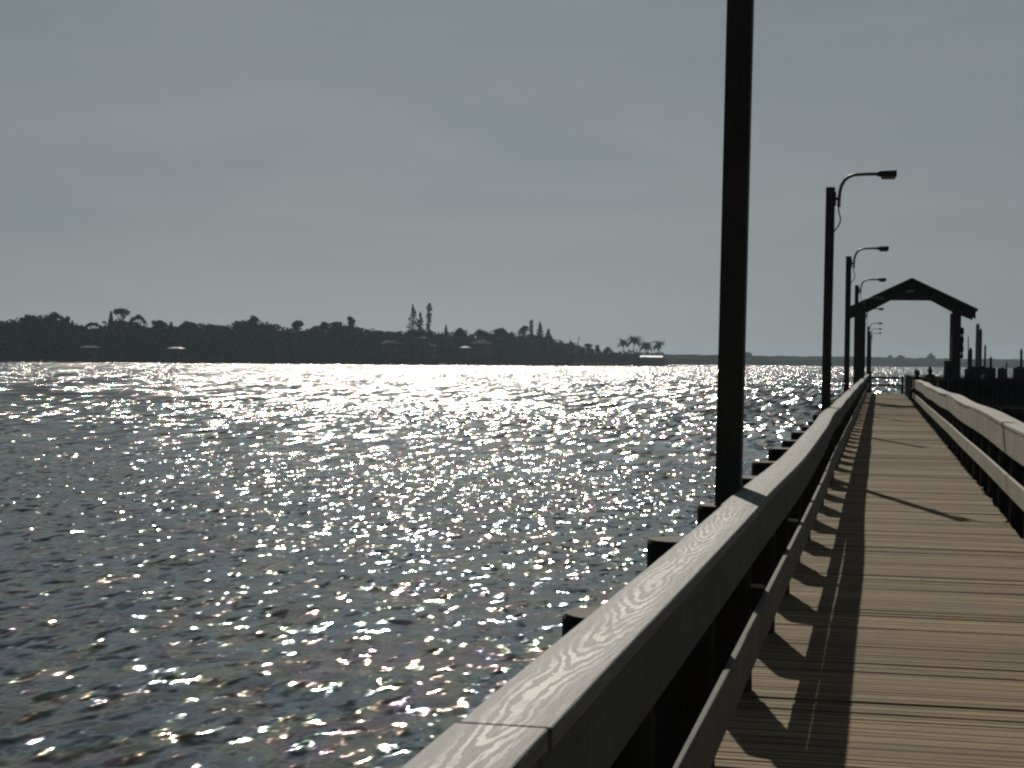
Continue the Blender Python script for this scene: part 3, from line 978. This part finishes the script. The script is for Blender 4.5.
house(88, 351, 15, 3.0, 2.2, 'faint low house roof among trees at far left', 0.15)
house(174, 351, 13, 2.2, 1.8, 'small house with a bright white roof low in the left wood', -0.2, mat=M_WHITE)
house(393, 347, 18, 3.0, 4.0, 'grey house with sloping roof below and left of the tall pines', 0.5)
house(422, 341, 13, 2.5, 2.0, 'upper house with flat grey roof under the tall pines', 0.0, 14)
house(430, 349, 10, 2.5, 2.2, 'lower small house just right below the tall pines', 0.1)
house(464, 350, 8, 2.0, 1.8, 'little house with bright roof below the slanted grey roof', -0.3, 3.0, M_WHITE)
house(478, 347, 18, 3.0, 4.5, 'house with long slanted grey roof right of the little bright-roofed one', -0.5, 9)

# white boathouse on the point
d = shore_dist(650) - 6
p = bearing(650.5, 357.2, d)
bh = empty('boathouse', (p.x, p.y, WATER)); bh.rotation_euler = (0, 0, YAW * 0.4)
hz = p.z - WATER
m = MB(); m.sweep([[(x, -3.2, hz - 0.12), (x, 3.0, hz + 1.12), (x, 3.0, hz + 1.24), (x, -3.2, hz + 0.03)] for x in (-9.2, 9.2)]); m.build('roof', M_METALROOF, bh)
for x in (-8.5, -4.2, 0, 4.2, 8.5):
    for y in (-2.6, 2.6):
        m = MB(); m.tube([(x, y, -2), (x, y, hz + (-0.02 if y < 0 else 0.98))], 0.16, 8); m.build('post', M_BARK, bh)
m = MB(); m.span(-9, 9, -2.8, 2.8, 0.9, 1.15); m.build('floor', M_BARK, bh)
tag(bh, 'white flat-roofed boathouse on posts below the palms', 'boathouse')

# far headland beyond the bay
def head_dist(px):
    return float(np.interp(px, [560, 660, 700, 770, 900, 1024, 1500], [1800, 1900, 1950, 2250, 2600, 2850, 3600]))


verts = []; faces = []
cols = list(range(560, 1500, 6))
for i, px in enumerate(cols):
    d0 = head_dist(px)
    yt = float(np.interp(px, [560, 660, 700, 770, 830, 870, 930, 1024, 1500], [353.6, 354.2, 355, 356, 356.5, 357.0, 358.4, 359.4, 366])) + random.uniform(-0.45, 0.35)
    top = bearing(px, yt, d0 + 40).z
    for dd, z in ((0, WATER - 2), (4, WATER + 0.6), (14, WATER + (top - WATER) * random.uniform(0.45, 0.6)), (40, top), (160, top + random.uniform(-1, 1)), (500, WATER - 2)):
        p = bearing(px, 360, d0 + dd)
        verts.append((p.x, p.y, z))
for i in range(len(cols) - 1):
    for j in range(5):
        a = i * 6 + j
        faces.append((a, a + 6, a + 7, a + 1))
me = bpy.data.meshes.new('far_headland'); me.from_pydata(verts, [], faces); me.update(); me.materials.append(M_LEAF)
fh = bpy.data.objects.new('far_headland', me); COL.objects.link(fh); tag(fh, kind='structure')
for px, w, h, kind, lab in ((748, 7, 2.6, 'slab', 'boxy far building on the headland right of the nearest pole'),
                            (890, 4.5, 2.4, 'step', 'small far building on the headland, left one seen through the shelter'),
                            (901, 7, 1.6, 'slab', 'low wide far building in the middle of the headland seen through shelter'),
                            (931, 8, 5.0, 'tower', 'tallest far building, with stepped top, seen through the shelter')):
    d = head_dist(px) + 45
    yt = float(np.interp(px, [560, 660, 700, 770, 830, 870, 930, 1024, 1500], [353.6, 354.2, 355, 356, 356.5, 357.0, 358.4, 359.4, 366]))
    p = bearing(px, yt + 1, d); s = d / F
    root = empty('far_building', (p.x, p.y, p.z))
    W, H = w * s, (h + 1) * s
    m = MB(); m.span(-W / 2, W / 2, 0, W * 0.7, -18, H * 0.62 if kind != 'slab' else H); m.build('wall', M_HWALL, root)
    m = MB()
    if kind == 'slab': m.span(-W / 2 + 1, W / 2 - 3, 1, W * 0.5, H + 0.01, H + 1.2)
    elif kind == 'step': m.span(-W * 0.2, W * 0.3, 1, W * 0.5, H * 0.62 + 0.01, H)
    else: m.span(-W * 0.28, W * 0.22, 1, W * 0.5, H * 0.62 + 0.01, H * 0.9); m.span(-W * 0.12, W * 0.08, 2, W * 0.4, H * 0.9 + 0.01, H * 1.08)
    m.build('roof_block', M_HWALL, root)
    tag(root, lab, 'building')

# ------------------------------------------------------------------ water


def water_material():
    t = NT('water')
    v = t.pos()
    sep = t.node('ShaderNodeSeparateXYZ'); t.link(v, sep.inputs[0])
    # ripple slopes (two crossing scales), crests lying across the wind
    def zone(lo, hi):
        z = t.node('ShaderNodeMapRange', interpolation_type='SMOOTHSTEP'); t.link(sep.outputs['Y'], z.inputs['Value'])
        z.inputs['From Min'].default_value = lo; z.inputs['From Max'].default_value = hi
        return z.outputs[0]
    # near: crossing ripples; farther out the wind draws them into streaks
    n1 = t.noise(t.scaled(v, (2.2, 0.9, 1.0)), 1.8, 1.6, 0.58, 0.2, out='Color')
    m1 = t.noise(t.scaled(v, (2.0, 0.28, 1.0)), 1.0, 1.4, 0.58, 0.2, out='Color')
    f1 = t.noise(t.scaled(v, (1.35, 0.06, 1.0)), 1.0, 1.6, 0.58, 0.2, out='Color')
    zf = zone(110, 190)
    s1 = t.mix(zf, t.mix(zone(45, 100), n1, m1), f1)
    s2 = t.noise(t.scaled(v, (0.9, 1.5, 1.0)), 5.0, 2.0, 0.6, 0.0, out='Color')
    s2 = t.mix(zone(60, 170), s2, (0.5, 0.5, 0.5))
    gust = t.noise(t.scaled(v, (0.012, 0.03, 1)), 1.0, 3, 0.6)
    far = t.node('ShaderNodeMapRange'); t.link(sep.outputs['Y'], far.inputs['Value'])
    far.inputs['From Min'].default_value = 110; far.inputs['From Max'].default_value = 240
    far.inputs['To Min'].default_value = 1.0; far.inputs['To Max'].default_value = FARGAIN
    cat = t.noise(t.scaled(v, (0.35, 0.035, 1)), 1.0, 2, 0.6)       # cat's paws: patches of rougher and smoother water
    catm = t.ramp(cat, [(0.36, 0.65), (0.54, 1.15)])
    fmix = t.node('ShaderNodeMapRange'); t.link(sep.outputs['Y'], fmix.inputs['Value'])
    fmix.inputs['From Min'].default_value = 90; fmix.inputs['From Max'].default_value = 180
    catf = t.mix(fmix.outputs[0], (1.0, 1.0, 1.0), catm)
    amp = t.math('MULTIPLY', t.math('MULTIPLY', t.ramp(gust, [(0.35, 0.72), (0.62, 1.0)]), far.outputs[0]), catf)
    lee = t.node('ShaderNodeMapRange'); t.link(sep.outputs['Y'], lee.inputs['Value'])     # calmer water in the lee of the pier
    lee.inputs['From Min'].default_value = 20; lee.inputs['From Max'].default_value = 75
    lee.inputs['To Min'].default_value = 0.56; lee.inputs['To Max'].default_value = 1.0
    amp = t.math('MULTIPLY', amp, lee.outputs[0])
    calm = t.node('ShaderNodeMapRange', interpolation_type='SMOOTHSTEP'); t.link(sep.outputs['X'], calm.inputs['Value'])    # smoother towards the open left
    calm.inputs['From Min'].default_value = -18; calm.inputs['From Max'].default_value = -5; calm.inputs['To Min'].default_value = 0.82; calm.inputs['To Max'].default_value = 1.05
    amp = t.math('MULTIPLY', amp, t.mix(zone(35, 90), calm.outputs[0], (1.0, 1.0, 1.0)))
    comb = t.node('ShaderNodeVectorMath', operation='MULTIPLY_ADD')
    sub1 = t.node('ShaderNodeVectorMath', operation='SUBTRACT'); t.link(s1, sub1.inputs[0]); sub1.inputs[1].default_value = (0.5, 0.5, 0.5)
    sub2 = t.node('ShaderNodeVectorMath', operation='SUBTRACT'); t.link(s2, sub2.inputs[0]); sub2.inputs[1].default_value = (0.5, 0.5, 0.5)
    a1 = t.scaled(sub1.outputs[0], (SL1 * 1.15, SL1, 0)); a2 = t.scaled(sub2.outputs[0], (SL2 * 0.85, SL2, 0))
    ad = t.node('ShaderNodeVectorMath', operation='ADD'); t.link(a1, ad.inputs[0]); t.link(a2, ad.inputs[1])
    scn = t.node('ShaderNodeVectorMath', operation='SCALE'); t.link(ad.outputs[0], scn.inputs[0]); t.link(amp, scn.inputs['Scale'])
    # wind waves are steeper on the side that faces the pier
    lean = t.node('ShaderNodeCombineXYZ'); t.link(t.math('MULTIPLY', zone(22, 180), -0.19), lean.inputs['Y']); t.link(t.math('MULTIPLY', zone(22, 180), 0.03), lean.inputs['X'])
    lad = t.node('ShaderNodeVectorMath', operation='ADD'); t.link(scn.outputs[0], lad.inputs[0]); t.link(lean.outputs[0], lad.inputs[1])
    scn = lad
    g = t.node('ShaderNodeNewGeometry')
    ad2 = t.node('ShaderNodeVectorMath', operation='ADD'); t.link(g.outputs['Normal'], ad2.inputs[0]); t.link(scn.outputs[0], ad2.inputs[1])
    nm = t.node('ShaderNodeVectorMath', operation='NORMALIZE'); t.link(ad2.outputs[0], nm.inputs[0])
    t.link(nm.outputs[0], t.p.inputs['Normal'])
    body = t.noise(t.scaled(v, (0.02, 0.05, 1)), 1.0, 3)
    t.link(t.ramp(body, [(0.3, (0.012, 0.017, 0.019)), (0.7, (0.020, 0.026, 0.027))]), t.p.inputs['Base Color'])
    ro = t.node('ShaderNodeMapRange'); t.link(sep.outputs['Y'], ro.inputs['Value'])
    ro.inputs['From Min'].default_value = 40; ro.inputs['From Max'].default_value = 170
    ro.inputs['To Min'].default_value = 0.14; ro.inputs['To Max'].default_value = W_ROUGH
    t.link(ro.outputs[0], t.p.inputs['Roughness'])
    t.p.inputs['IOR'].default_value = 1.333
    t.p.inputs['Specular IOR Level'].default_value = 0.42
    # thin film added to put colour tints into the glints
    film = t.noise(t.scaled(v, (1, 0.3, 1)), 0.8, 2, 0.6)
    fm = t.node('ShaderNodeMapRange'); t.link(film, fm.inputs['Value'])
    fm.inputs['From Min'].default_value = 0.3; fm.inputs['From Max'].default_value = 0.7
    fm.inputs['To Min'].default_value = 150; fm.inputs['To Max'].default_value = 620
    t.link(fm.outputs[0], t.p.inputs['Thin Film Thickness'])
    fi = t.node('ShaderNodeMapRange'); t.link(zone(35, 130), fi.inputs['Value']); fi.inputs['To Min'].default_value = 1.365; fi.inputs['To Max'].default_value = 1.56
    t.link(fi.outputs[0], t.p.inputs['Thin Film IOR'])
    return t.m


FARGAIN, SL1, SL2, W_ROUGH = 1.18, 2.1, 0.40, 0.15
M_WATER = water_material()

sect0, sect1 = R(-36), R(16)                       # bearings (from +Y, clockwise) kept fine
th = np.concatenate([np.arange(sect0, sect1, 1.35 / F), np.linspace(sect1, sect0 + 2 * math.pi, 90)[:-1]])
rad = [1.5, 5, 9, 12]
r = 14.0
while r < 6000:
    rad.append(r)
    r += max(0.055, min(r * r / (F * 4.25) * 0.62, r * 0.02))
rad += [9000, 16000]
rad = np.array(rad)
T, Rr = np.meshgrid(th, rad)
X = Rr * np.sin(T); Y = Rr * np.cos(T)
Z = np.full_like(X, WATER)
cell = np.gradient(rad)[:, None] * np.ones_like(T)
celw = Rr * (1.35 / F)
cell = np.maximum(cell, celw)
coarse = (T > sect1 - 0.001)
wr = np.random.default_rng(5)
wind = R(200)
for k in range(46):
    lam = 0.55 * (14.0 ** (k / 45.0))
    slope = 0.010 * (1.0 if lam < 3 else (3 / lam) ** 0.8)
    ampw = slope * lam / (2 * math.pi)
    a = wind + wr.normal(0, 0.75)
    kx, ky = math.sin(a) * 2 * math.pi / lam, math.cos(a) * 2 * math.pi / lam
    fade = np.clip((lam / cell - 2.0) / 2.0, 0, 1)
    ph = wr.uniform(0, 6.28)
    w = np.sin(kx * X + ky * Y + ph + 0.8 * np.sin(0.13 * (X * ky - Y * kx) / max(abs(kx) + abs(ky), 0.1)))
    Z += np.where(coarse, 0, ampw * fade * (w + 0.22 * (w * w - 0.5)))
nr, nt = X.shape
V = np.stack([X, Y, Z], -1).reshape(-1, 3)
ii, jj = np.meshgrid(np.arange(nr - 1), np.arange(nt), indexing='ij')
j2 = (jj + 1) % nt
Q = np.stack([ii * nt + jj, ii * nt + j2, (ii + 1) * nt + j2, (ii + 1) * nt + jj], -1).reshape(-1, 4)[:, ::-1]
nv, nq = len(V), len(Q)
me = bpy.data.meshes.new('water')
me.vertices.add(nv + 1)
me.vertices.foreach_set('co', np.concatenate([V, [[0, 0, WATER]]]).reshape(-1))
tri = np.stack([np.arange(nt), (np.arange(nt) + 1) % nt, np.full(nt, nv)], -1)[:, ::-1]
tri = tri[:, ::-1]
loops = np.concatenate([Q.reshape(-1), tri.reshape(-1)]).astype(np.int32)
me.loops.add(len(loops)); me.loops.foreach_set('vertex_index', loops)
me.polygons.add(nq + nt)
ls = np.concatenate([np.arange(nq) * 4, nq * 4 + np.arange(nt) * 3]).astype(np.int32)
me.polygons.foreach_set('loop_start', ls)
me.polygons.foreach_set('use_smooth', np.ones(nq + nt, dtype=bool))
me.update(calc_edges=True)
me.materials.append(M_WATER)
wo = bpy.data.objects.new('water', me); COL.objects.link(wo); tag(wo, kind='structure')
if me.polygons[nq // 2].normal.z < 0:
    me.flip_normals()

# ------------------------------------------------------------------ haze
HAZE = 0.000105
hb = MB(); hb.span(-4500, 4500, -300, 6500, WATER - 1.0, 46.0)
tv = bpy.data.materials.new('haze'); tv.use_nodes = True
nt_ = tv.node_tree; nt_.nodes.clear()
out = nt_.nodes.new('ShaderNodeOutputMaterial'); pv = nt_.nodes.new('ShaderNodeVolumePrincipled')
pv.inputs['Color'].default_value = (0.64, 0.81, 0.96, 1); pv.inputs['Density'].default_value = HAZE; pv.inputs['Anisotropy'].default_value = 0.35
nt_.links.new(pv.outputs[0], out.inputs['Volume'])
hz_o = hb.build('haze', tv); tag(hz_o, kind='stuff')

# ------------------------------------------------------------------ sky and sun
world = bpy.data.worlds.new('World'); scene.world = world; world.use_nodes = True
wn = world.node_tree.nodes; wl_ = world.node_tree.links
bg = wn['Background']
sky = wn.new('ShaderNodeTexSky'); sky.sky_type = 'NISHITA'; sky.sun_disc = False
sky.sun_elevation = SUN_EL; sky.sun_rotation = -SUN_PHI
sky.air_density = 1.0; sky.dust_density = 1.0; sky.ozone_density = 1.0
hsv = wn.new('ShaderNodeHueSaturation'); hsv.inputs['Saturation'].default_value = 0.35
wl_.new(sky.outputs[0], hsv.inputs['Color'])
tc = wn.new('ShaderNodeTexCoord')
mp = wn.new('ShaderNodeMapping'); mp.inputs['Scale'].default_value = (2.2, 2.2, 14.0); mp.inputs['Rotation'].default_value = (0.10, 0.05, 0)
wl_.new(tc.outputs['Generated'], mp.inputs['Vector'])
cn = wn.new('ShaderNodeTexNoise'); cn.inputs['Scale'].default_value = 1.2; cn.inputs['Detail'].default_value = 5; cn.inputs['Roughness'].default_value = 0.55; cn.inputs['Distortion'].default_value = 0.5
wl_.new(mp.outputs[0], cn.inputs['Vector'])
cr = wn.new('ShaderNodeValToRGB'); cr.color_ramp.elements[0].position = 0.36; cr.color_ramp.elements[0].color = (0.70, 0.792, 0.855, 1)
cr.color_ramp.elements[1].position = 0.66; cr.color_ramp.elements[1].color = (0.81, 0.89, 0.94, 1)
wl_.new(cn.outputs['Fac'], cr.inputs['Fac'])
mx = wn.new('ShaderNodeMix'); mx.data_type = 'RGBA'; mx.blend_type = 'MULTIPLY'; mx.inputs[0].default_value = 1.0
fl = wn.new('ShaderNodeMix'); fl.data_type = 'RGBA'; fl.inputs[0].default_value = 0.55
fl.inputs[7].default_value = (12.2, 12.6, 12.4, 1)
wl_.new(hsv.outputs[0], fl.inputs[6]); wl_.new(fl.outputs[2], mx.inputs[6]); wl_.new(cr.outputs[0], mx.inputs[7])
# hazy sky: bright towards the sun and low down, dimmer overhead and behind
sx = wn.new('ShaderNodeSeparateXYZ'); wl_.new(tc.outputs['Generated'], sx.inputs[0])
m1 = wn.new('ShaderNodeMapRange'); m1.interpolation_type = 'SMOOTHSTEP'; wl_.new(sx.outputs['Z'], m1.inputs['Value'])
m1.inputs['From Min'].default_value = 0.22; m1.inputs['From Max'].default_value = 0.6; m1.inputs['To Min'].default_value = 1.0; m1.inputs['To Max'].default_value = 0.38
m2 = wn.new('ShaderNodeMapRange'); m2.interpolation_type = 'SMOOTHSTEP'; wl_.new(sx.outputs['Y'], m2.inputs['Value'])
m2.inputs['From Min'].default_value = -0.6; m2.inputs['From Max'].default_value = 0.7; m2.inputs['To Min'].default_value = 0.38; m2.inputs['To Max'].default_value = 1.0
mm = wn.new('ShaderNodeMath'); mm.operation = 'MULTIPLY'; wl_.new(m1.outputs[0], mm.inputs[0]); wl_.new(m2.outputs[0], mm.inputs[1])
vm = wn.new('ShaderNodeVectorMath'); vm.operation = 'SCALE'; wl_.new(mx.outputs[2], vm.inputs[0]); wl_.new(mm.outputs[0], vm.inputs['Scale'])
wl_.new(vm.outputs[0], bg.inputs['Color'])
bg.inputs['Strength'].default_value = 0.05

sd = bpy.data.lights.new('sun', 'SUN'); sd.energy = 5.0; sd.angle = R(0.53); sd.color = (1.0, 0.93, 0.81)
so_ = bpy.data.objects.new('sun', sd); COL.objects.link(so_)
sdir = Vector((-math.sin(SUN_PHI) * math.cos(SUN_EL), math.cos(SUN_PHI) * math.cos(SUN_EL), math.sin(SUN_EL)))
so_.rotation_euler = sdir.to_track_quat('Z', 'Y').to_euler()
so_.location = sdir * 50

# ------------------------------------------------------------------ render settings
scene.render.engine = 'CYCLES'
scene.view_settings.view_transform = 'Standard'
scene.view_settings.look = 'None'
scene.view_settings.exposure = -1.0
scene.view_settings.gamma = 1.0
scene.cycles.max_bounces = 6
scene.cycles.diffuse_bounces = 3
scene.cycles.glossy_bounces = 3
scene.cycles.volume_bounces = 0
scene.cycles.sample_clamp_indirect = 4
scene.cycles.sample_clamp_direct = 0
scene.cycles.caustics_reflective = False
scene.cycles.filter_width = 2.3
scene.cycles.use_denoising = True
